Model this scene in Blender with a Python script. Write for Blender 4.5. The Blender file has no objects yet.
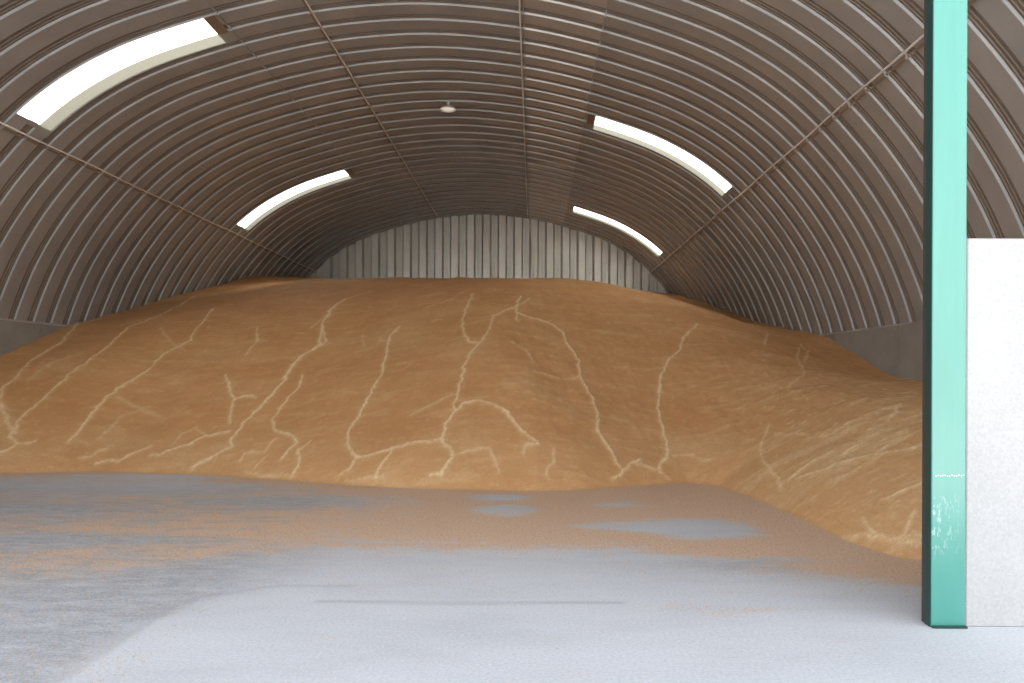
import bpy, math, random
import numpy as np
from mathutils import Matrix, Vector

random.seed(7)
rng = np.random.default_rng(7)
sc = bpy.context.scene
COL = sc.collection

# ------------------------------------------------------------------ camera data
F = 830.0            # focal length in pixels of a 1024 px wide frame
VX, VY = 533.5, 374.0  # where the view straight down the hangar lands
H = 1.5              # eye height
S = 26.1             # pixels per metre on the back gable
DB = F / S           # distance of the back gable (31.8 m)
DF = 4.95            # distance of the front gable
CX = -51.0 / S       # centre line of the hangar
P = 0.61             # pitch of the arch panels
WL, WR = CX - 212 / S, CX + 212 / S   # inner faces of the side walls
ZL, ZR = H + 0.985, H + 0.85          # tops of the side walls

# ------------------------------------------------------------------ helpers
def link(o, parent=None):
    COL.objects.link(o)
    if parent: o.parent = parent
    return o

def mesh_obj(name, verts, faces, mat, parent=None, smooth=False, mats=None, midx=None):
    me = bpy.data.meshes.new(name)
    me.from_pydata([tuple(v) for v in verts], [], [tuple(f) for f in faces])
    for m in (mats or [mat]): me.materials.append(m)
    if midx is not None: me.polygons.foreach_set('material_index', midx)
    if smooth: me.polygons.foreach_set('use_smooth', [True] * len(me.polygons))
    me.update()
    return link(bpy.data.objects.new(name, me), parent)

def grid_faces(nr, nc):
    i = np.arange(nr - 1)[:, None]; j = np.arange(nc - 1)[None, :]
    a = i * nc + j
    return np.stack([a, a + 1, a + nc + 1, a + nc], -1).reshape(-1, 4)

def fast_mesh(name, V, Q, mat, parent=None, smooth=False, mats=None, midx=None):
    """V (n,3), Q (m,k) numpy"""
    me = bpy.data.meshes.new(name)
    k = Q.shape[1]
    me.vertices.add(len(V)); me.vertices.foreach_set('co', V.astype(np.float32).ravel())
    me.loops.add(Q.size); me.loops.foreach_set('vertex_index', Q.astype(np.int32).ravel())
    me.polygons.add(len(Q))
    me.polygons.foreach_set('loop_start', np.arange(0, Q.size, k, dtype=np.int32))
    try: me.polygons.foreach_set('loop_total', np.full(len(Q), k, dtype=np.int32))
    except Exception: pass
    for m in (mats or [mat]): me.materials.append(m)
    if midx is not None: me.polygons.foreach_set('material_index', np.asarray(midx, dtype=np.int32))
    me.polygons.foreach_set('use_smooth', np.full(len(Q), bool(smooth)))
    me.update(calc_edges=True); me.validate()
    return link(bpy.data.objects.new(name, me), parent)

class MB:
    def __init__(s): s.v = []; s.f = []
    def box(s, x0, x1, y0, y1, z0, z1, bev=0.0):
        if bev <= 0:
            n = len(s.v)
            s.v += [(x0,y0,z0),(x1,y0,z0),(x1,y1,z0),(x0,y1,z0),(x0,y0,z1),(x1,y0,z1),(x1,y1,z1),(x0,y1,z1)]
            s.f += [tuple(n+i for i in q) for q in ((0,3,2,1),(4,5,6,7),(0,1,5,4),(1,2,6,5),(2,3,7,6),(3,0,4,7))]
            return s
        # vertical edges chamfered, top and bottom chamfered
        b = bev
        def ring(i, z): return [(x0+b+i,y0+i,z),(x1-b-i,y0+i,z),(x1-i,y0+b+i,z),(x1-i,y1-b-i,z),(x1-b-i,y1-i,z),(x0+b+i,y1-i,z),(x0+i,y1-b-i,z),(x0+i,y0+b+i,z)]
        n = len(s.v)
        for i, z in ((b*.7, z0), (0, z0+b*.7), (0, z1-b*.7), (b*.7, z1)): s.v += ring(i, z)
        for r in range(3):
            for k in range(8):
                a, c = n+r*8+k, n+r*8+(k+1) % 8
                s.f.append((a, c, c+8, a+8))
        s.f.append(tuple(n+7-k for k in range(8))); s.f.append(tuple(n+24+k for k in range(8)))
        return s
    def tube(s, pts, r, seg=8):
        pts = [Vector(p) for p in pts]; n0 = len(s.v); m = len(pts)
        for i, p in enumerate(pts):
            t = (pts[min(i+1, m-1)] - pts[max(i-1, 0)]).normalized()
            a = Vector((0, 0, 1)) if abs(t.z) < .9 else Vector((1, 0, 0))
            u = t.cross(a).normalized(); w = t.cross(u)
            for k in range(seg):
                th = 2*math.pi*k/seg
                s.v.append(tuple(p + r*(math.cos(th)*u + math.sin(th)*w)))
        for i in range(m-1):
            for k in range(seg):
                a = n0+i*seg+k; b = n0+i*seg+(k+1) % seg
                s.f.append((a, b, b+seg, a+seg))
        s.f.append(tuple(n0+seg-1-k for k in range(seg)))
        s.f.append(tuple(n0+(m-1)*seg+k for k in range(seg)))
        return s
    def lathe(s, prof, c, seg=32):
        n0 = len(s.v)
        for r, z in prof:
            for k in range(seg):
                th = 2*math.pi*k/seg
                s.v.append((c[0]+r*math.cos(th), c[1]+r*math.sin(th), c[2]+z))
        for i in range(len(prof)-1):
            for k in range(seg):
                a = n0+i*seg+k; b = n0+i*seg+(k+1) % seg
                s.f.append((a, b, b+seg, a+seg))
        return s
    def build(s, name, mat, parent=None, smooth=False):
        return mesh_obj(name, s.v, s.f, mat, parent, smooth)

def tag(o, label=None, cat=None, group=None, kind=None):
    if label: o['label'] = label
    if cat: o['category'] = cat
    if group: o['group'] = group
    if kind: o['kind'] = kind
    return o

def empty(name, loc):
    o = bpy.data.objects.new(name, None); o.location = loc; o.empty_display_size = .2
    return link(o)

# lattice noise for numpy
_lat = rng.random((256, 256))
def vnoise(x, y):
    x = np.asarray(x, float); y = np.asarray(y, float)
    xi = np.floor(x).astype(int); yi = np.floor(y).astype(int)
    fx = x - xi; fy = y - yi
    fx = fx*fx*(3-2*fx); fy = fy*fy*(3-2*fy)
    g = lambda a, b: _lat[a % 256, b % 256]
    return (g(xi, yi)*(1-fx)+g(xi+1, yi)*fx)*(1-fy) + (g(xi, yi+1)*(1-fx)+g(xi+1, yi+1)*fx)*fy
def fbm(x, y, o=4):
    s = 0; a = .5; t = 0
    for i in range(o):
        s = s + a*vnoise(x*2**i+i*17.3, y*2**i+i*9.1); t += a; a *= .55
    return s/t
def sstep(a, b, x):
    t = np.clip((x-a)/(b-a), 0, 1); return t*t*(3-2*t)

# ------------------------------------------------------------------ materials
def new_mat(name):
    m = bpy.data.materials.new(name); m.use_nodes = True
    nt = m.node_tree; b = nt.nodes['Principled BSDF']
    return m, nt, b
def N(nt, t, **kw):
    n = nt.nodes.new(t)
    for k, v in kw.items(): setattr(n, k, v)
    return n
def coords(nt, scale=(1, 1, 1)):
    tc = N(nt, 'ShaderNodeTexCoord'); mp = N(nt, 'ShaderNodeMapping')
    mp.inputs['Scale'].default_value = scale
    nt.links.new(tc.outputs['Object'], mp.inputs['Vector'])
    return mp.outputs['Vector']
def noise(nt, vec, scale, detail=4, rough=.55):
    n = N(nt, 'ShaderNodeTexNoise'); n.inputs['Scale'].default_value = scale
    n.inputs['Detail'].default_value = detail; n.inputs['Roughness'].default_value = rough
    nt.links.new(vec, n.inputs['Vector']); return n.outputs['Fac']
def ramp(nt, fac, stops):
    r = N(nt, 'ShaderNodeValToRGB'); e = r.color_ramp.elements
    while len(e) < len(stops): e.new(.5)
    for k, (p, c) in enumerate(stops):
        e[k].position = p; e[k].color = (*c, 1) if len(c) == 3 else c
    nt.links.new(fac, r.inputs['Fac']); return r.outputs['Color']
def mixc(nt, fac, a, b, mode='MIX'):
    m = N(nt, 'ShaderNodeMix', data_type='RGBA', blend_type=mode)
    for s, v in ((m.inputs[0], fac), (m.inputs[6], a), (m.inputs[7], b)):
        if hasattr(v, 'is_output') or isinstance(v, bpy.types.NodeSocket): nt.links.new(v, s)
        else: s.default_value = v if not isinstance(v, tuple) else (*v, 1)
    return m.outputs[2]
def math_(nt, op, a, b=None, clamp=False):
    m = N(nt, 'ShaderNodeMath', operation=op, use_clamp=clamp)
    for s, v in ((m.inputs[0], a), (m.inputs[1], b)):
        if v is None: continue
        if isinstance(v, bpy.types.NodeSocket): nt.links.new(v, s)
        else: s.default_value = v
    return m.outputs[0]
def bump(nt, bsdf, h, strength, dist):
    b = N(nt, 'ShaderNodeBump'); b.inputs['Strength'].default_value = strength; b.inputs['Distance'].default_value = dist
    nt.links.new(h, b.inputs['Height']); nt.links.new(b.outputs['Normal'], bsdf.inputs['Normal'])

def steel(name, col, rough, metal, spread=.12, crimp=True):
    m, nt, b = new_mat(name)
    v = coords(nt)
    n = noise(nt, v, 1.3, 5)
    c0 = tuple(c*(1-spread) for c in col); c1 = tuple(c*(1+spread) for c in col)
    c = ramp(nt, n, [(.3, c0), (.7, c1)])
    n2 = noise(nt, coords(nt, (1, 14, 1)), 6, 3)
    c = mixc(nt, .25, c, ramp(nt, n2, [(.35, c0), (.65, c1)]))
    nt.links.new(c, b.inputs['Base Color'])
    b.inputs['Metallic'].default_value = metal
    r = ramp(nt, noise(nt, v, 4, 3), [(.3, (rough-.06,)*3), (.7, (rough+.06,)*3)])
    nt.links.new(r, b.inputs['Roughness'])
    return m
M = {}
M['panel'] = steel('galvanised_panel', (.40, .40, .40), .42, .3)
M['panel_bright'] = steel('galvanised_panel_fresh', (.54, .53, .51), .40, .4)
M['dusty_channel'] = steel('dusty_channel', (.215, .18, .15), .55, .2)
M['gable'] = steel('gable_panel', (.68, .665, .62), .36, .5, .1)
M['rusty'] = steel('weathered_steel', (.34, .27, .21), .5, .5, .25)
M['cable'] = steel('zinc_conduit', (.92, .88, .84), .4, .2, .05)
M['dark_steel'] = steel('dark_steel', (.09, .075, .065), .5, .5, .2)

def concrete(name, c0, c1, rough=.85, sc_=(1, 1, 1), b_=.25):
    m, nt, b = new_mat(name)
    n = noise(nt, coords(nt, sc_), 1.6, 6, .6)
    c = ramp(nt, n, [(.3, c0), (.7, c1)])
    f = noise(nt, coords(nt), 60, 3)
    c = mixc(nt, .3, c, ramp(nt, f, [(.3, tuple(x*.8 for x in c0)), (.7, tuple(min(1, x*1.15) for x in c1))]))
    nt.links.new(c, b.inputs['Base Color']); b.inputs['Roughness'].default_value = rough
    bump(nt, b, f, b_, .004)
    return m
M['wall'] = concrete('grey_concrete', (.25, .235, .21), (.36, .34, .31))
M['white_wall'] = concrete('whitewashed_concrete', (.46, .458, .456), (.54, .537, .532))
M['ground'] = concrete('gravel_ground', (.165, .135, .10), (.215, .18, .13))

# green paint of the post
m, nt, b = new_mat('turquoise_paint')
n = noise(nt, coords(nt, (6, 6, .6)), 3, 4)
c = ramp(nt, n, [(.3, (.035, .295, .235)), (.7, (.045, .33, .265))])
sn = noise(nt, coords(nt, (9, 9, 3)), 5, 5, .7)
geo = N(nt, 'ShaderNodeAttribute', attribute_name='scuff')
sm = math_(nt, 'MULTIPLY', geo.outputs['Fac'], math_(nt, 'GREATER_THAN', sn, .56))
c = mixc(nt, sm, c, (.30, .50, .45))
nt.links.new(c, b.inputs['Base Color']); b.inputs['Roughness'].default_value = .28
b.inputs['IOR'].default_value = 2.0; b.inputs['Coat Weight'].default_value = .3; b.inputs['Coat Roughness'].default_value = .15
M['green'] = m
m, nt, b = new_mat('dark_and_shade_green')
b.inputs['Base Color'].default_value = (.010, .045, .038, 1); b.inputs['Roughness'].default_value = .45  # on the post's side plate this colour is painted shade
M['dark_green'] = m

# milky roof light sheet
m, nt, b = new_mat('milky_rooflight')
nt.nodes.remove(b); out = nt.nodes['Material Output']
tr = N(nt, 'ShaderNodeBsdfTranslucent'); tr.inputs['Color'].default_value = (.95, .96, .93, 1)
tp = N(nt, 'ShaderNodeBsdfTransparent'); tp.inputs['Color'].default_value = (.97, .98, .96, 1)
mx = N(nt, 'ShaderNodeMixShader'); mx.inputs[0].default_value = .0
nt.links.new(tr.outputs[0], mx.inputs[1]); nt.links.new(tp.outputs[0], mx.inputs[2]); nt.links.new(mx.outputs[0], out.inputs[0])
M['rooflight'] = m
m, nt, b = new_mat('milky_glancing_light')
nt.nodes.remove(b); out = nt.nodes['Material Output']
tr = N(nt, 'ShaderNodeBsdfTranslucent'); tr.inputs['Color'].default_value = (.14, .143, .12, 1)  # pale tone stands in for light glancing beside the rooflight
df = N(nt, 'ShaderNodeBsdfDiffuse'); df.inputs['Color'].default_value = (.8, .8, .72, 1)
mx = N(nt, 'ShaderNodeMixShader'); mx.inputs[0].default_value = .45
nt.links.new(tr.outputs[0], mx.inputs[1]); nt.links.new(df.outputs[0], mx.inputs[2]); nt.links.new(mx.outputs[0], out.inputs[0])
M['glancing_light'] = m

# wheat
GR0, GR1, GR2 = (.46, .215, .08), (.65, .335, .135), (.80, .48, .24)
m, nt, b = new_mat('wheat_grain')
v = coords(nt)
big = noise(nt, v, .9, 5, .6)
mid = noise(nt, coords(nt, (1, 1.4, 3)), 6, 7, .75)
fine = noise(nt, v, 55, 5, .85)
c = ramp(nt, fine, [(.34, GR0), (.5, GR1), (.66, GR2)])
c = mixc(nt, .42, c, ramp(nt, mid, [(.3, (.50, .235, .085)), (.7, (.68, .36, .155))]))
c = mixc(nt, .35, c, ramp(nt, big, [(.35, (.54, .255, .09)), (.68, (.74, .41, .185))]))
at = N(nt, 'ShaderNodeAttribute', attribute_name='chaff')
br = math_(nt, 'MULTIPLY', at.outputs['Fac'], math_(nt, 'ADD', math_(nt, 'MULTIPLY', noise(nt, v, 22, 5, .8), 2.6), -.45), True)
c = mixc(nt, br, c, (.93, .72, .42))
nt.links.new(c, b.inputs['Base Color']); b.inputs['Roughness'].default_value = .8
b.inputs['Specular IOR Level'].default_value = .25
hh = math_(nt, 'ADD', math_(nt, 'MULTIPLY', fine, .25), mid)
bump(nt, b, hh, .55, .02)
M['grain'] = m
m, nt, b = new_mat('loose_kernel')
oi = N(nt, 'ShaderNodeTexCoord')
c = ramp(nt, noise(nt, oi.outputs['Object'], 40, 1), [(.3, (.42, .24, .11)), (.6, (.68, .46, .26)), (.8, (.85, .70, .48))])
nt.links.new(c, b.inputs['Base Color']); b.inputs['Roughness'].default_value = .6
M['kernel'] = m

# floor: concrete, with a film of grain dust where the attribute says
m, nt, b = new_mat('dusty_concrete_floor')
v = coords(nt)
n = noise(nt, coords(nt, (.7, 1.6, 1)), 1.1, 6, .62)
c = ramp(nt, n, [(.28, (.50, .50, .51)), (.5, (.62, .62, .635)), (.72, (.70, .70, .72))])
f = noise(nt, v, 48, 5, .85)
c = mixc(nt, .55, c, ramp(nt, f, [(.3, (.38, .38, .39)), (.7, (.84, .84, .86))]))
dk = N(nt, 'ShaderNodeAttribute', attribute_name='rough_patch')
pn = noise(nt, coords(nt, (.8, 1.8, 1)), 4.5, 8, .8)
dm = math_(nt, 'MULTIPLY', dk.outputs['Fac'], ramp(nt, pn, [(.30, (.1,)*3), (.58, (1,)*3)]), True)
c = mixc(nt, dm, c, ramp(nt, f, [(.3, (.10, .10, .105)), (.7, (.52, .52, .53))]))
jt = N(nt, 'ShaderNodeAttribute', attribute_name='joint')
c = mixc(nt, math_(nt, 'MULTIPLY', jt.outputs['Fac'], .45), c, (.2, .2, .2))
cv = N(nt, 'ShaderNodeAttribute', attribute_name='cover')
s1 = noise(nt, coords(nt, (.75, 2.0, 1)), 2.6, 8, .75)
s2 = noise(nt, coords(nt, (1, 1.3, 1)), 38, 5, .85)
t = math_(nt, 'ADD', cv.outputs['Fac'], math_(nt, 'MULTIPLY', math_(nt, 'SUBTRACT', s1, .5), 2.1))
t = math_(nt, 'ADD', t, math_(nt, 'MULTIPLY', math_(nt, 'SUBTRACT', s2, .5), 2.5))
mask = ramp(nt, t, [(.40, (0,)*3), (.60, (1,)*3)])
gc = ramp(nt, noise(nt, v, 45, 4, .85), [(.3, (.48, .29, .18)), (.5, (.73, .48, .31)), (.75, (.90, .71, .54))])
c = mixc(nt, math_(nt, 'MULTIPLY', mask, .92), c, gc)
nt.links.new(c, b.inputs['Base Color']); b.inputs['Roughness'].default_value = .75
bump(nt, b, math_(nt, 'ADD', f, mask), .35, .006)
M['floor'] = m

m, nt, b = new_mat('white_enamel'); b.inputs['Base Color'].default_value = (.85, .85, .82, 1); b.inputs['Roughness'].default_value = .3
M['enamel'] = m
m, nt, b = new_mat('lamp_glass'); b.inputs['Base Color'].default_value = (.9, .9, .85, 1); b.inputs['Roughness'].default_value = .2
b.inputs['Emission Color'].default_value = (1, .97, .9, 1); b.inputs['Emission Strength'].default_value = .2
M['lamp_glass'] = m
m, nt, b = new_mat('rope'); b.inputs['Base Color'].default_value = (.93, .88, .78, 1); b.inputs['Roughness'].default_value = .8
M['rope'] = m

# ------------------------------------------------------------------ arch profile
TAB = [(0,159.5),(46,155.6),(79,148.4),(97,143),(113,137.6),(127,131.6),(144,122),(158,111.5),(169,101),(185,82),(199,60),(208,40),(213.5,24),(214.6,19)]
def catmull(pts, n=10):
    out = []
    for i in range(len(pts)-1):
        p0 = pts[i-1] if i > 0 else (-pts[1][0], pts[1][1])
        p1, p2 = pts[i], pts[i+1]
        p3 = pts[i+2] if i+2 < len(pts) else (2*p2[0]-p1[0], 2*p2[1]-p1[1])
        d = lambda a, b: max(1e-6, math.hypot(a[0]-b[0], a[1]-b[1])**.5)
        t0 = 0; t1 = d(p0, p1); t2 = t1+d(p1, p2); t3 = t2+d(p2, p3)
        for k in range(n):
            t = t1+(t2-t1)*k/n
            L = lambda a, b, ta, tb: tuple((tb-t)/(tb-ta)*a[q]+(t-ta)/(tb-ta)*b[q] for q in (0, 1))
            A1, A2, A3 = L(p0, p1, t0, t1), L(p1, p2, t1, t2), L(p2, p3, t2, t3)
            B1, B2 = L(A1, A2, t0, t2), L(A2, A3, t1, t3)
            out.append(L(B1, B2, t1, t2))
    out.append(pts[-1]); return out
half = np.array(catmull(TAB, 10))
# resample to even arc length, then smooth a little
def resample(P_, n):
    s = np.r_[0, np.cumsum(np.hypot(*np.diff(P_, axis=0).T))]
    t = np.linspace(0, s[-1], n); return np.c_[np.interp(t, s, P_[:, 0]), np.interp(t, s, P_[:, 1])]
full = np.r_[(half*[-1, 1])[::-1][:-1], half]
full = resample(full, 161)
for _ in range(6):
    full[1:-1] = full[1:-1]*.5 + (full[:-2]+full[2:])*.25
PU, PZ = full[:, 0], full[:, 1]                     # in gable pixels from centre line / horizon
AX, AZ = CX + PU/S, H + PZ/S                        # metres
tx = np.gradient(AX); tz = np.gradient(AZ); tl = np.hypot(tx, tz)
NX, NZ = -tz/tl, tx/tl                              # outward normal
def arch_at(u):                                     # point and outward normal at lateral u (gable px)
    return (np.interp(u, PU, AX), np.interp(u, PU, AZ), np.interp(u, PU, NX), np.interp(u, PU, NZ))
hh_ = full[80:]
def half_width(z):                                  # metres from centre line at height z
    return np.interp((z-H)*S, hh_[::-1, 1], hh_[::-1, 0])/S

# cross-section of one panel, along the hangar: (position, outward depth)
DEP = .035
SEC = [(0, 0), (.355, 0), (.364, .006), (.374, DEP)]
for _c in (.412, .482, .552): SEC += [(_c-.017, DEP), (_c-.010, DEP-.012), (_c+.010, DEP-.012), (_c+.017, DEP)]
SEC += [(.591, DEP), (.603, .005)]
NP = int(math.ceil((DB + .35 - DF)/P))
Y0 = DB + .25 - NP*P                                # ribs are counted from the gable
ys, os_ = [], []
for k in range(NP):
    for y, o in SEC: ys.append(Y0 + k*P + y); os_.append(o)
ys.append(Y0 + NP*P); os_.append(0)
ys, os_ = np.array(ys), np.array(os_)

def arch_strip(ua, ub, ysel, osel, inset=0.0, n=None):
    us = PU[(PU > ua+.3) & (PU < ub-.3)]; us = np.r_[ua, us, ub]
    x, z, nx, nz = arch_at(us)
    X = x[:, None] + nx[:, None]*(osel[None, :]-inset)
    Z = z[:, None] + nz[:, None]*(osel[None, :]-inset)
    Y = np.broadcast_to(ysel[None, :], X.shape)
    return np.stack([X, Y, Z], -1).reshape(-1, 3), len(us), len(ysel)

# roof lights: (side, depth of panel start)
LIGHTS = []
for side, d in ((-1, 13.35), (1, 18.05), (-1, 22.9), (1, 27.7)):
    k = round((d - Y0)/P); LIGHTS.append((side, k))
UA, UB = 86.0, 163.0
# ceiling mesh with holes for the roof lights
ucut = sorted(set([PU[0], PU[-1]] + [s*u for s in (-1, 1) for u in (46, 80, UA, UB, 169)]))
us = []
for a, b_ in zip(ucut[:-1], ucut[1:]):
    us += [a] + list(PU[(PU > a+.6) & (PU < b_-.6)])
us.append(ucut[-1]); us = np.array(us)
x, z, nx, nz = arch_at(us)
X = x[:, None]+nx[:, None]*os_; Z = z[:, None]+nz[:, None]*os_; Y = np.broadcast_to(ys, X.shape)
V = np.stack([X, Y, Z], -1).reshape(-1, 3)
Q = grid_faces(len(us), len(ys))
ri, ci = Q[:, 0]//len(ys), Q[:, 0] % len(ys)
um = (us[ri]+us[ri+1])/2; pk = ci//len(SEC); sk = ci % len(SEC)
hole = np.zeros(len(Q), bool)
for side, k in LIGHTS:
    inu = (um*side > UA) & (um*side < UB)
    # the flat of panel k, the channel behind it
    hole |= inu & ((pk == k) | ((pk == k+1) & (sk == 0)))
Q2 = Q[~hole]; um2 = um[~hole]
sk2 = sk[~hole]; gy = np.array([q[0] for q in SEC])[sk2]
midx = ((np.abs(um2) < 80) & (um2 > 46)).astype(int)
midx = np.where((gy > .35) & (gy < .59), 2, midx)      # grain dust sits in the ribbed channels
ceil = fast_mesh('ceiling', V, Q2, None, mats=[M['panel'], M['panel_bright'], M['dusty_channel']], midx=midx)
tag(ceil, kind='structure')

for n_, (side, k) in enumerate(LIGHTS, 1):
    yy = Y0 + k*P
    ua, ub = (UA, UB) if side > 0 else (-UB, -UA)
    ysel = np.array([yy, yy+.355, yy+.374, yy+.591, yy+P+.006]); osel = np.array([.0, .0, .02, .02, .0])
    Vv, a, b_ = arch_strip(ua, ub, ysel, osel)
    w = fast_mesh('window_%d' % n_, Vv, grid_faces(a, b_), M['rooflight'])
    tag(w, kind='structure')
    # light glancing on the next channel, put in as an added pale sheet
    ysel = np.array([yy+P, yy+P+.27, yy+P+.352]); osel = np.array([-.006, -.006, -.006])
    # steel end flashings of the sheet
    for u0, u1, nm in ((UA-4.5, UA, 0), (UB, UB+1.5, 1)):
        p0, p1 = (u0, u1) if side > 0 else (-u1, -u0)
        Vv, a, b_ = arch_strip(p0, p1, np.array([yy-.02, yy+.2, yy+P+.02]), np.array([-.012]*3))
        e = fast_mesh('end_flashing', Vv, grid_faces(a, b_), M['rusty' if nm == 0 else 'panel'], parent=w)
    Vv, a, b_ = arch_strip(ua if side > 0 else ua, ub, np.array([yy+P+.0, yy+P+.27]), np.array([-.01, -.01]))
    # extends further up than the clear sheet
    ua2, ub2 = (UA-5, UB+3) if side > 0 else (-UB-3, -UA+5)
    Vv, a, b_ = arch_strip(ua2, ub2, np.array([yy+P-.012, yy+P+.18, yy+P+.372]), np.array([-.008]*3))
    s_ = fast_mesh('glancing_light_sheet', Vv, grid_faces(a, b_), M['glancing_light'], parent=w)

# lap joints between the arch sections (bands that follow the corrugation) and lighter laps
tn = 1
for u, wd, mat_ in ((-169, .6, 'rusty'), (-46, .6, 'rusty'), (46, .4, 'panel'), (169, .6, 'rusty'), (-80, .5, 'panel'), (80, .5, 'panel')):
    Vv, a, b_ = arch_strip(u-wd/2, u+wd/2, ys, os_, inset=.014)
    o = fast_mesh('trim_%d' % tn, Vv, grid_faces(a, b_), M[mat_]); tag(o, kind='structure')
    md = o.modifiers.new('thick', 'SOLIDIFY'); md.thickness = .012; md.offset = 1
    tn += 1

# conduits that run along the joints, each on clips
CONDUITS = [(-169, 'thin steel conduit along the lower left roof seam, below the two left rooflights'),
            (-46, 'thin steel conduit along the upper left roof seam, left of the small round lamp'),
            (46, 'thin bright steel conduit along the roof seam nearest the ridge, straight up above the pile'),
            (169, 'thin steel conduit along the lower right roof seam, below the two right rooflights')]
for u, lab in CONDUITS:
    x, z, nx, nz = arch_at(u + (1.4 if u < 0 else -1.4))
    root = empty('conduit', (x, (DF+DB)/2, z)); tag(root, lab, 'conduit', 'conduits along the roof seams')
    off = .032
    pts = [(-nx*off, y-(DF+DB)/2, -nz*off + .008*math.sin(y*1.7)) for y in np.arange(Y0+.1, DB-.02, .4)]
    MB().tube(pts, .015, 8).build('pipe', M['enamel' if u == 46 else 'cable'], root, True)
    mb = MB(); k = 0
    for j in range(2, NP-1, 2):
        y = Y0 + j*P + .13 - (DF+DB)/2
        mb.tube([(nx*.01, y, nz*.01), (-nx*(off+.012), y, -nz*(off+.012))], .010, 6)
    c_ = mb.build('pipe_clip', M['rusty'], root); tag(c_, kind='stuff')

# ------------------------------------------------------------------ back gable
xs, oo = [], []
x0 = CX - 215/S - .3; k = 0
prof = [(0, 0), (.25, 0), (.258, .012), (.28, .09), (.286, .086), (.308, .18), (.36, .18), (.367, .16), (.38, .16), (.387, .18), (.43, .18), (.437, .16), (.45, .16), (.457, .18), (.54, .18), (.562, .086), (.568, .09), (.602, .01)]
while x0 + k*P < CX + 215/S + .3:
    for a, b_ in prof: xs.append(x0+k*P+a); oo.append(b_)
    k += 1
xs, oo = np.array(xs), np.array(oo)
keep = np.abs(xs-CX) < 214/S; xs, oo = xs[keep], oo[keep]
top = np.interp((xs-CX)*S, PU, AZ) + .03
V = np.r_[np.c_[xs, DB+oo, np.full(len(xs), 2.3)], np.c_[xs, DB+oo, np.maximum(top, 2.35)]]
g = fast_mesh('wall_back', V, grid_faces(2, len(xs)), M['gable']); tag(g, kind='structure')
mb = MB().box(WL-.4, WR+.4, DB-.02, DB+.35, 0, 2.38); tag(mb.build('wall_back_base', M['wall']), kind='structure')

# ------------------------------------------------------------------ side walls and front walls
# cast panels with a shallow joint every 3 m and a rounded top edge
def side_wall(name, xin, out, ztop):
    mb = MB(); y = DF
    while y < DB:
        y1 = min(y+2.98, DB)
        a, b_ = sorted((xin, xin+out*.45)); mb.box(a, b_, y, y1, 0, ztop, .004)
        a, b_ = sorted((xin+out*.02, xin+out*.43)); mb.box(a, b_, y1-.01, y1+.04, 0, ztop-.02)
        y += 3.0
    return tag(mb.build(name, M['wall']), kind='structure')
side_wall('wall_left', WL, -1, ZL); side_wall('wall_right', WR, 1, ZR)
# steel base channel on top of each side wall
for nm, xin, out, zt in (('trim_7', WL, -1, ZL), ('trim_8', WR, 1, ZR)):
    a, b_ = sorted((xin-out*.012, xin+out*.05))
    tag(MB().box(a, b_, DF+.05, DB-.05, zt-.005, zt+.028).build(nm, M['panel_bright']), kind='structure')

ZF = H + 138/(F/DF)
pw0 = (932-VX)/(F/DF); pw1 = (966.5-VX)/(F/DF)
tag(MB().box(pw1+.004, WR+.45, DF+.01, DF+.31, 0, ZF, .01).build('wall_front', M['white_wall']), kind='structure')
lx = 2*CX - pw1
tag(MB().box(WL-.45, lx-.004, DF+.01, DF+.31, 0, ZF, .01).build('wall_front_left', M['white_wall']), kind='structure')

# door post: box section, dark guide rail behind
def post(xa, xb, label):
    xm = (xa+xb)/2; w = (xb-xa)/2
    ztop = np.interp((xm-CX)*S, PU, AZ) - .02
    r = empty('door_post', (xm, DF, 0)); tag(r, label, 'post')
    # box column with dense vertical rows for the scuff attribute
    bev = .006
    ring = [(-w+bev, 0), (w-bev, 0), (w, bev), (w, .075-bev), (w-bev, .075), (-w+bev, .075), (-w, .075-bev), (-w, bev)]
    zs = np.r_[0, np.arange(.05, 2.0, .05), np.arange(2.0, ztop, .5), ztop]
    # two pieces weld at 0.90 m
    V = []; 
    for z_ in zs:
        for a, b_ in ring: V.append((a, b_, z_))
    Fc = []
    for i in range(len(zs)-1):
        for k in range(8):
            p = i*8+k; q = i*8+(k+1) % 8; Fc.append((p, q, q+8, p+8))
    Fc += [tuple(7-k for k in range(8)), tuple((len(zs)-1)*8+k for k in range(8))]
    o = mesh_obj('column', V, Fc, M['green'], r)
    at = o.data.attributes.new('scuff', 'FLOAT', 'POINT')
    vals = [1.0 if (.42 < v[2] < .80 and v[0] < -w+.03) else 0.0 for v in V]
    at.data.foreach_set('value', vals)
    MB().box(-w, -w+.06, .0755, .125, 0, ztop, .004).build('guide_rail', M['dark_steel'], r)
    MB().box(-w+.0601, w, .0755, .125, 0, ztop, .004).build('back_channel', M['dark_green'], r)
    MB().box(-w-.004, -w, .002, .0755, 0, ztop, .001).build('side_shade', M['dark_green'], r)  # plate added over the column side, shade painted in as darker green
    # dotted weld seam and base plate
    mb = MB(); random.seed(3)
    for i in range(13):
        x_ = -w*.75 + i*w*1.6/12
        z_ = .905 + random.uniform(-.004, .004)
        mb.box(x_-.004, x_+.004, -.004, .001, z_-.004, z_+.004, .0015)
    mb.build('weld_seam', M['enamel'], r)
    MB().box(-w-.0, w+.0, -.03, .0, 0, .012, .003).build('base_plate', M['dark_green'], r)
    return r
post(pw0, pw1, 'tall turquoise painted steel door post standing against the white wall')

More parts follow.
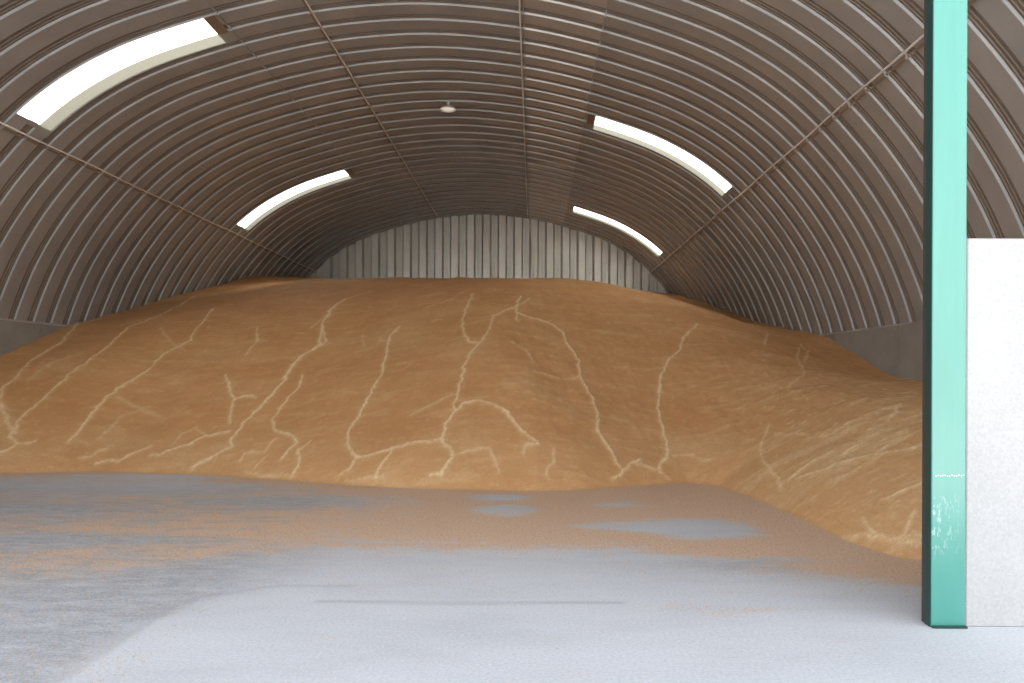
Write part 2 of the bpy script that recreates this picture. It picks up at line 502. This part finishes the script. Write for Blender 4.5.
# ------------------------------------------------------------------ grain pile
toe_px = [(0,476),(60,474),(100,473),(200,476),(250,479),(300,482),(350,486),(420,489),(480,490),(540,491),(590,489),(640,485),(690,482),(720,485),(760,499),(800,516),(850,540),(900,556)]
toe = [((px-VX)*H/(py-VY), F*H/(py-VY)) for px, py in toe_px]
toe = [(WL-1.5, 9.3), (WL+.2, 10.4)] + toe + [(4.2, 6.35), (WR+1, 5.9)]
toe = np.array(toe)
def toe_dist(x, y):
    """signed distance to the toe line, positive on the pile side"""
    x = np.asarray(x, float); y = np.asarray(y, float)
    best = np.full(x.shape, 1e9)
    for (ax, ay), (bx, by) in zip(toe[:-1], toe[1:]):
        dx, dy = bx-ax, by-ay
        t = np.clip(((x-ax)*dx+(y-ay)*dy)/(dx*dx+dy*dy), 0, 1)
        best = np.minimum(best, np.hypot(x-ax-t*dx, y-ay-t*dy))
    # toe line is a function of x except at the right bulge: test by crossing count upward
    cross = np.zeros(x.shape, int)
    for (ax, ay), (bx, by) in zip(toe[:-1], toe[1:]):
        inside = ((ax <= x) & (x < bx)) | ((bx <= x) & (x < ax))
        yy = ay + (x-ax)/(bx-ax+1e-12)*(by-ay)
        cross += (inside & (yy < y)).astype(int)
    return np.where(cross % 2 == 1, best, -best)
GL = np.array([(6,1.0),(10,1.15),(12.5,1.35),(15.7,1.80),(17.7,2.46),(20.2,3.02),(23.7,3.87),(27.2,4.68),(32,4.95)])
GC = np.array([(6,2.2),(12,2.6),(15,3.05),(18,3.60),(20,3.80),(22,4.0),(27,4.55),(32,5.0)])
GR = np.array([(6,.75),(8,1.0),(10,1.2),(13.1,1.42),(14.2,1.46),(14.8,1.62),(17.4,2.32),(22.3,2.89),(27.8,3.98),(32,4.6)])
def G(x, y):
    l, c, r = (np.interp(y, g_[:, 0], g_[:, 1]) for g_ in (GL, GC, GR))
    tl_ = sstep(-9.9, -4.8, x); tr_ = sstep(.8, 6.1, x)
    return (l*(1-tl_)+c*tl_)*(1-tr_) + r*tr_
def smin(a, b, k):
    h = np.clip(.5+.5*(b-a)/k, 0, 1); return b*(1-h)+a*h-k*h*(1-h)
def height(x, y, detail=True):
    q = toe_dist(x, y)
    f = np.where(q > 0, q*.52 + .10*(1-np.exp(-np.maximum(q, 0)/.25)), q*.3)
    z = smin(f, G(x, y), .7)
    z = np.where(f < .05, np.minimum(z, f), z)
    if detail:
        a = sstep(0, 1.2, q)
        z = z + a*(.16*(fbm(x*.55+3, y*.45)-.5) + .035*(fbm(x*2.3, y*1.6+40)-.5) + .012*(fbm(x*9, y*6)-.5))
    return z

# light chaff runs on the pile face, traced on the photograph and carried onto the slope
V_PX = [
 ([(193,298),(185,304),(150,322),(128,330),(112,345),(75,372),(45,398),(18,424),(10,440),(18,446)], 3.2, .9),
 ([(100,320),(78,325),(60,345),(35,360),(20,375),(3,390),(0,402)], 4.5, .8),
 ([(18,446),(35,444)], 2.5, .6), ([(0,456),(18,447)], 3, .8), ([(0,405),(8,425),(14,436)], 9, .6),
 ([(213,312),(196,332),(190,342),(165,355),(140,378),(118,390),(100,406),(84,426),(68,446)], 3.2, .85),
 ([(85,424),(75,440)], 5, .5),
 ([(256,330),(257,343),(245,358)], 2.5, .6), ([(226,378),(230,395),(234,402),(230,425)], 2.8, .8), ([(234,402),(245,397),(256,398)], 3.0, .8),
 ([(345,300),(330,312),(322,325),(320,345),(310,352),(296,362),(285,380),(268,400),(240,430),(231,442),(231,450),(210,460),(192,470)], 4.2, 1.0),
 ([(300,358),(290,372),(284,380)], 8, .75),
 ([(322,326),(326,342),(312,352)], 3, .8),
 ([(302,375),(298,388),(282,405),(273,420),(274,433),(290,435),(297,445),(290,452),(282,462)], 3.4, .8),
 ([(229,433),(205,438),(190,446),(172,452),(160,458),(150,458)], 4.2, .8), ([(205,438),(196,428),(182,434),(172,448)], 2.6, .4),
 ([(150,448),(135,456),(120,462),(98,466)], 3.8, .8), ([(105,452),(82,462)], 3, .5),
 ([(240,463),(245,455),(265,455),(270,446),(277,440)], 3, .5), ([(255,470),(265,460)], 2.5, .5),
 ([(300,452),(297,468),(293,476)], 2.8, .7), ([(312,443),(300,455)], 3, .5), ([(245,474),(262,478),(293,479)], 1.6, .4),
 ([(400,328),(388,340),(386,358),(380,378),(372,392),(360,415),(350,432),(347,446),(357,459),(370,457),(392,450)], 2.8, .85),
 ([(378,340),(390,342)], 2, .4), ([(362,335),(364,345)], 4, .35),
 ([(357,460),(350,472),(340,476)], 3, .6),
 ([(472,295),(463,316),(463,333),(468,341),(480,343),(488,330),(494,315),(505,310),(515,308),(520,296)], 2.6, .75),
 ([(480,343),(472,352),(464,365),(462,378),(457,392),(455,412),(446,425),(443,440),(448,450),(453,458),(446,468),(440,476),(430,477)], 3.2, .85),
 ([(456,412),(465,404),(480,400),(492,404),(508,412),(515,425),(528,437),(538,446),(526,447)], 2.8, .9),
 ([(518,300),(516,312),(530,316),(548,322),(562,331),(568,345),(578,360),(582,380),(592,398),(598,415),(598,432),(607,445),(617,460),(623,474),(612,480)], 3.2, .95),
 ([(518,320),(515,308),(530,298)], 2.4, .6), ([(512,342),(525,350),(535,362)], 2.0, .4),
 ([(536,372),(560,378),(582,377)], 2, .4), ([(623,474),(632,464),(640,460)], 3.2, .8), ([(640,462),(655,470)], 2, .4),
 ([(443,441),(420,443),(400,448),(392,452),(385,462),(378,475),(378,480)], 3, .7), ([(345,484),(378,479),(385,482)], 1.5, .35),
 ([(453,458),(475,452),(490,450),(497,462),(498,474)], 2.4, .4),
 ([(556,450),(553,465),(547,478)], 2.6, .55), ([(526,447),(524,455)], 2.5, .4),
 ([(697,325),(684,338),(680,350),(667,362),(661,380),(658,405),(662,425),(669,445),(666,460),(660,472)], 3.6, .95),
 ([(638,464),(655,470),(668,478)], 2.4, .5), ([(670,456),(690,455),(708,462)], 2, .3),
 ([(768,332),(765,345)], 2.2, .45), ([(800,342),(808,350),(805,360)], 2.4, .5), ([(800,345),(797,358),(803,365),(803,372),(795,380),(790,385)], 2.4, .45),
 ([(770,425),(763,440),(763,460),(775,475),(782,490)], 4, .4), ([(790,480),(800,472),(812,462)], 4, .5), ([(775,435),(790,436),(810,434)], 2.6, .4),
 ([(800,478),(835,466),(880,455),(915,448)], 2.8, .6), ([(890,497),(922,484)], 2.8, .6), ([(896,405),(896,412),(890,417)], 3, .7),
 ([(862,520),(870,532),(885,540),(905,535),(912,520),(914,510)], 3.4, .5), ([(820,540),(860,535),(920,545)], 3, .4),
 ([(310,330),(345,300),(370,292)], 2.4, .5), ([(425,310),(450,300),(470,290)], 1.8, .35),
 ([(412,415),(425,408),(440,400),(452,395)], 6, .35), ([(160,330),(172,345),(185,352)], 2, .3),
 ([(120,400),(145,412),(160,418)], 8, .3), ([(100,440),(120,418),(150,408)], 8, .25), ([(30,380),(50,365),(80,355)], 10, .3),
]
def hit(px, py):
    """march the eye ray down onto the pile"""
    d = np.arange(6.0, 31.5, .04)
    X_ = (px-VX)/F*d; Z_ = H - (py-VY)/F*d
    hz = base_h(X_, d); s_ = np.nonzero(Z_ <= np.maximum(hz, 0))[0]
    if len(s_) == 0: return None
    i = s_[0]; return (X_[i], d[i])

_hx = np.linspace(-12, 8, 401); _hy = np.linspace(4, 33, 581)
_HX, _HY = np.meshgrid(_hx, _hy)
_Z = height(_HX, _HY, False); _q = toe_dist(_HX, _HY)
_B = _Z.copy()
for _ in range(60):                       # slump the creases away
    p_ = np.pad(_B, 1, mode='edge'); _B = (p_[:-2, 1:-1]+p_[2:, 1:-1]+p_[1:-1, :-2]+p_[1:-1, 2:]+4*p_[1:-1, 1:-1])/8
_w = sstep(.2, 1.6, _q); _Z = _Z*(1-_w)+_B*_w
def base_h(x, y):
    fx_ = np.clip((x+12)/20*400, 0, 399.999); fy_ = np.clip((y-4)/29*580, 0, 579.999)
    i = fx_.astype(int); j = fy_.astype(int); a = fx_-i; b = fy_-j
    return (_Z[j, i]*(1-a)+_Z[j, i+1]*a)*(1-b)+(_Z[j+1, i]*(1-a)+_Z[j+1, i+1]*a)*b
def blur_h(x, y):
    a = sstep(0, 1.2, toe_dist(x, y))
    return base_h(x, y) + a*(.12*(fbm(x*.55+3, y*.45)-.5) + .045*(fbm(x*2.3, y*1.6+40)-.5) + .014*(fbm(x*9, y*6)-.5))
NR1 = np.arange(5.3, 19.6, .033); NR2 = 19.6 + np.cumsum(np.linspace(.05, .35, 60)); NR2 = NR2[NR2 < DB-.03]
rows = np.r_[NR1, NR2, DB-.025]
NCOL = 720
el = np.interp(rows, GL[:, 0], GL[:, 1]); er = np.interp(rows, GR[:, 0], GR[:, 1])
hwl = np.where(el > ZL-.1, half_width(np.maximum(el, 2.3)+.02)-.01, 212/S-.004)
hwr = np.where(er > ZR-.1, half_width(np.maximum(er, 2.3)+.02)-.01, 212/S-.004)
XL = CX - hwl; XR = CX + hwr
t = np.linspace(0, 1, NCOL)
GXg = XL[:, None]*(1-t) + XR[:, None]*t; GYg = np.broadcast_to(rows[:, None], GXg.shape).copy()
GZg = blur_h(GXg, GYg)
chaff = np.zeros(GXg.shape)
wob = lambda x, y: ((fbm(x*6, y*6)-.5)*.10, (fbm(x*6+50, y*6+50)-.5)*.10)
wx, wy = wob(GXg, GYg)
XX, YY = GXg+wx, GYg+wy
for pts, wpx, st in V_PX:
    dense = []
    for (a, b_), (c_, d_) in zip(pts[:-1], pts[1:]):
        n_ = max(2, int(math.hypot(c_-a, d_-b_)/6))
        for i in range(n_): dense.append((a+(c_-a)*i/n_, b_+(d_-b_)*i/n_))
    dense.append(pts[-1])
    w3 = [hit(*p) for p in dense]; w3 = [p for p in w3 if p is not None]
    for (ax, ay), (bx, by) in zip(w3[:-1], w3[1:]):
        if math.hypot(bx-ax, by-ay) > 1.6: continue
        wd = max(.016, wpx*.24*(ay/F))
        m_ = 4*wd+.1
        r0, r1 = np.searchsorted(rows, min(ay, by)-m_-.1), np.searchsorted(rows, max(ay, by)+m_+.1)
        if r1 <= r0: continue
        sx, sy = XX[r0:r1], YY[r0:r1]
        dx, dy = bx-ax, by-ay
        tt = np.clip(((sx-ax)*dx+(sy-ay)*dy)/(dx*dx+dy*dy+1e-9), 0, 1)
        dd = np.hypot(sx-ax-tt*dx, (sy-ay-tt*dy)*.75)
        wv = wd*(.55+.9*fbm(sx*3.1+9, sy*3.1, 2))
        val = st*(np.exp(-(dd/wv)**2) + .22*np.exp(-(dd/(wd*3.2))**2))
        chaff[r0:r1] = np.maximum(chaff[r0:r1], val)
# faint streaks that run across the slope
streak = sstep(.55, .80, fbm(GXg*2.2, GYg*9+20, 3))*.30 + sstep(.58, .82, fbm(GXg*9+5, GYg*14, 3))*.30 + sstep(.52, .75, fbm(GXg*.8+11, GYg*1.6+3, 5))*.22
qg = toe_dist(GXg, GYg)
rightlow = sstep(2.2, 4.5, GXg)*sstep(15.5, 11, GYg)
chaff = np.clip(chaff + streak*(.5+.8*rightlow) + rightlow*.16 + .10*sstep(1.5, .2, qg), 0, 1)
GZg = GZg + .022*np.minimum(chaff, 1)*sstep(0, .4, qg)
V = np.stack([GXg, GYg, GZg], -1).reshape(-1, 3)
Q = grid_faces(len(rows), NCOL)
zq = V[Q, 2].max(1); Q = Q[zq > -.01]
used, inv = np.unique(Q, return_inverse=True); ch = chaff.ravel()[used]
V = V[used]; Q = inv.reshape(-1, 4)
V[:, 2] = np.maximum(V[:, 2], -.012)
pile = fast_mesh('grain_pile', V, Q, M['grain'], smooth=True)
at = pile.data.attributes.new('chaff', 'FLOAT', 'POINT')
if len(pile.data.vertices) == len(ch): at.data.foreach_set('value', ch.astype(np.float32))
tag(pile, 'huge golden brown wheat heap with pale chaff runs filling the back of the hangar', 'grain', kind='stuff')

# ------------------------------------------------------------------ floor
fy = np.r_[np.arange(-14, 2.4, .5), np.arange(2.4, 13.2, .05), np.arange(13.4, DB, .8), DB+.3]
fx = np.r_[np.arange(-14, -8.6, .4), np.arange(-8.6, 6.6, .06), np.arange(6.8, 12.1, .4)]
FX, FY = np.meshgrid(fx, fy)
def px_of(x, y): return VX + F*x/np.maximum(y, .5), VY + F*H/np.maximum(y, .5)
def ell(x, y, cx, cy, rx, ry): return np.exp(-(((x-cx)/rx)**2+((y-cy)/ry)**2)**1.5)
def cover(x, y):
    q = -toe_dist(x, y)                    # metres in front of the heap
    edge = np.interp(x, [-9, -6, -4, -2.6, -1.5, -.5, .8, 2.0, 2.8, 4.5], [4.4, 4.7, 5.3, 6.3, 6.9, 6.8, 6.9, 6.1, 5.6, 5.4])
    base = sstep(edge-.5, edge+1.1, y)
    dens = np.interp(x, [-8, -4.5, -2.2, -.8, .5, 3], [.34, .42, .66, .95, 1.0, 1.05])
    c = base*dens
    c = c + .5*sstep(.7, .0, q)
    c = c - 1.0*ell(x, y, -.42, 10.1, .42, .30) - .8*ell(x, y, -.30, 9.15, .42, .45) \
          - 1.1*ell(x, y, 1.65, 8.1, .62, .62) - .75*ell(x, y, .95, 8.2, .75, .28) - .6*ell(x, y, 1.0, 9.6, .5, .3) \
          - .5*ell(x, y, -4.7, 12.0, 1.6, .28) - .6*ell(x, y, -5.9, 10.8, 2.4, .5) - .5*ell(x, y, -6.5, 9.1, 1.6, .4) - .45*ell(x, y, -2.6, 9.7, 1.2, .5) \
          - .35*ell(x, y, -4.2, 7.4, 1.3, .3) - .5*ell(x, y, 2.2, 6.75, .9, .16)
    c = c + .12*ell(x, y, -3.6, 8.0, 1.4, .45) + .35*ell(x, y, 1.2, 5.3, .5, .15)
    c = c + .30*ell(x, y, 2.2, 7.2, 1.0, .35)
    return np.where(y > DF-.8, np.clip(c, 0, 1.2), np.clip(c*.3, 0, 1))
CV = cover(FX, FY)
RP = sstep(np.interp(FY, [5, 5.8, 7], [-2.24, -1.5, -.9]), np.interp(FY, [5, 5.8, 7], [-2.42, -2.5, -2.8]), FX)*sstep(12.5, 9, FY)*.8 + .6*ell(FX, FY, 2.2, 6.55, 1.3, .3)
# the slab joint at 5.46 m and the curving edge on the left
JT = np.exp(-((FY-5.44-.02*np.sin(FX*3))/.03)**2)*.8*(FX > -1.4)*(FX < .6)
jl = [(-2.32, 3.8), (-2.31, 5.2), (-2.22, 5.55), (-1.8, 5.85), (-1.3, 5.85)]
for (ax, ay), (bx, by) in zip(jl[:-1], jl[1:]):
    dx, dy = bx-ax, by-ay
    tt = np.clip(((FX-ax)*dx+(FY-ay)*dy)/(dx*dx+dy*dy), 0, 1)
    JT = np.maximum(JT, .55*np.exp(-(np.hypot(FX-ax-tt*dx, FY-ay-tt*dy)/.035)**2))
V = np.stack([FX, FY, np.zeros(FX.shape)], -1).reshape(-1, 3)
fl = fast_mesh('floor', V, grid_faces(len(fy), len(fx)), M['floor']); tag(fl, kind='structure')
for nm, A in (('cover', CV), ('rough_patch', RP), ('joint', JT)):
    a_ = fl.data.attributes.new(nm, 'FLOAT', 'POINT'); a_.data.foreach_set('value', A.ravel().astype(np.float32))
tag(MB().box(-90, 90, -90, 120, -.4, -.06).build('ground', M['ground']), kind='structure')

# loose kernels, each a small spindle, too many to count
n = 260000
kx = rng.uniform(-7, 4.5, n); ky = 3.0 + (rng.random(n)**1.4)*9.0
ok = (toe_dist(kx, ky) < -.02) & (np.abs(kx) < .75*ky) & (kx < WR-.1)
cvk = cover(kx, ky); st_ = fbm(kx*1.5, ky*5)
pr = np.clip(cvk*1.1 + (st_-.5)*1.2, .0, 1) * .9 + .02 + .10*sstep(-.6, -2.6, kx)*(ky < 7)
pr = np.where((ky < 5.6) & (kx > -2.0), .003 + .25*ell(kx, ky, 1.2, 5.3, .4, .12), pr)
ok &= rng.random(n) < pr
inpost = (kx > pw0-.1) & (ky > DF-.05) & (ky < DF+.4)
ok &= ~inpost
kx, ky = kx[ok], ky[ok]; n = len(kx)
L = rng.uniform(.0035, .0055, n); Wd = rng.uniform(.0018, .0026, n); th = rng.uniform(0, math.pi, n)
base = np.array([(1, 0, 0), (0, 1, 0), (-1, 0, 0), (0, -1, 0), (0, 0, 1), (0, 0, -1)], float)
bx = base[None, :, 0]*L[:, None]; by = base[None, :, 1]*Wd[:, None]; bz = base[None, :, 2]*Wd[:, None]
cs, sn_ = np.cos(th)[:, None], np.sin(th)[:, None]
V = np.stack([kx[:, None]+bx*cs-by*sn_, ky[:, None]+bx*sn_+by*cs, Wd[:, None]*.9+bz], -1).reshape(-1, 3)
tri = np.array([(0,1,4),(1,2,4),(2,3,4),(3,0,4),(1,0,5),(2,1,5),(3,2,5),(0,3,5)])
T = (np.arange(n)[:, None, None]*6 + tri[None]).reshape(-1, 3)
kern = fast_mesh('spilled_kernels', V, T, M['kernel'])
tag(kern, 'loose wheat kernels scattered over the concrete floor in front of the heap', 'grain', kind='stuff')

# ------------------------------------------------------------------ lamp on the ridge, ropes on the gable
sc_l = (VY-107)/( (155)/1.0 )
ld = DB/1.70
lx_, lz_ = CX, H + 157.2/S
lamp = empty('ceiling_lamp', (lx_, ld, lz_)); tag(lamp, 'small round white ceiling lamp hanging at the ridge between the two middle conduits', 'lamp')
MB().lathe([(.0, .10), (.035, .10), (.035, .03), (.05, .02), (.11, -.01), (.17, -.055), (.185, -.08), (.178, -.08), (.16, -.058), (.10, -.02), (.0, -.012)], (0, 0, 0)).build('lamp_shade', M['enamel'], lamp, True)
MB().lathe([(.0, -.115), (.06, -.108), (.11, -.09), (.14, -.068), (.15, -.05), (0, -.045)], (0, 0, 0)).build('glass_cover', M['lamp_glass'], lamp, True)
MB().tube([(0, 0, .09), (0, 0, .16)], .018).build('mounting_stem', M['dark_steel'], lamp)

for (xa, ya), (xb, yb), lab in (((482, 216), (493.5, 279), 'slanting pale rope hanging from the ridge in front of the back gable'),
                                ((529.5, 220), (532.5, 279), 'nearly vertical pale rope hanging below the bright conduit at the back gable')):
    y = DB-.30; sd = F/y
    p0 = Vector(((xa-VX)/sd, y, H+(VY-ya)/sd)); p1 = Vector(((xb-VX)/sd, y, H+(VY-yb)/sd))
    dz = float(blur_h(np.array([p1.x]), np.array([y]))[0]) + .03; p2 = p0 + (p1-p0)*((p0.z-dz)/(p0.z-p1.z)); p2.y = y-.02
    pts = [p0.lerp(p2, i/8) + Vector((.012*math.sin(i*math.pi/8), 0, 0)) for i in range(9)]
    o = MB().tube([tuple(q-p2) for q in pts], .026, 6).build('rope', M['rope'], None, True); o.location = p2
    tag(o, lab, 'rope', 'ropes hanging at the back gable')

# ------------------------------------------------------------------ sky and light
w = bpy.data.worlds.new('sky'); sc.world = w; w.use_nodes = True
nt = w.node_tree; bg = nt.nodes['Background']
tc = N(nt, 'ShaderNodeTexCoord'); sep = N(nt, 'ShaderNodeSeparateXYZ'); nt.links.new(tc.outputs['Generated'], sep.inputs[0])
mr = N(nt, 'ShaderNodeMapRange'); mr.inputs[1].default_value = -.1; mr.inputs[2].default_value = 1
nt.links.new(sep.outputs['Z'], mr.inputs[0])
c = ramp(nt, mr.outputs[0], [(0, (1.55, 1.47, 1.38)), (.22, (1.5, 1.5, 1.48)), (.5, (1.0, 1.06, 1.14)), (1, (.76, .85, 1.0))])
nt.links.new(c, bg.inputs['Color']); bg.inputs['Strength'].default_value = 1.0

sl = bpy.data.lights.new('sun', 'SUN'); sl.energy = 12.0; sl.angle = math.radians(1.2); sl.color = (1, .95, .86)
so = link(bpy.data.objects.new('sun', sl))
so.rotation_euler = Vector((-.30, -1.0, -1.15)).to_track_quat('-Z', 'Y').to_euler(); so.location = (6, 40, 30)

# ------------------------------------------------------------------ camera
cam = bpy.data.cameras.new('camera'); co = link(bpy.data.objects.new('camera', cam))
cam.sensor_fit = 'HORIZONTAL'; cam.sensor_width = 36; cam.lens = F/1024*36
cam.shift_x = -(VX-512)/1024; cam.shift_y = (VY-341.5)/1024
co.matrix_world = Matrix.Translation((0, 0, H)) @ Matrix.Rotation(math.radians(90), 4, 'X') @ Matrix.Rotation(math.radians(.25), 4, 'Z')
cam.clip_end = 300
sc.camera = co

vs = sc.view_settings
sc.display_settings.display_device = 'sRGB'
vs.view_transform = 'Standard'; vs.look = 'None'; vs.gamma = 1; vs.use_curve_mapping = False
vs.exposure = .93
sc.cycles.max_bounces = 8; sc.cycles.diffuse_bounces = 6; sc.cycles.glossy_bounces = 4; sc.cycles.transparent_max_bounces = 8
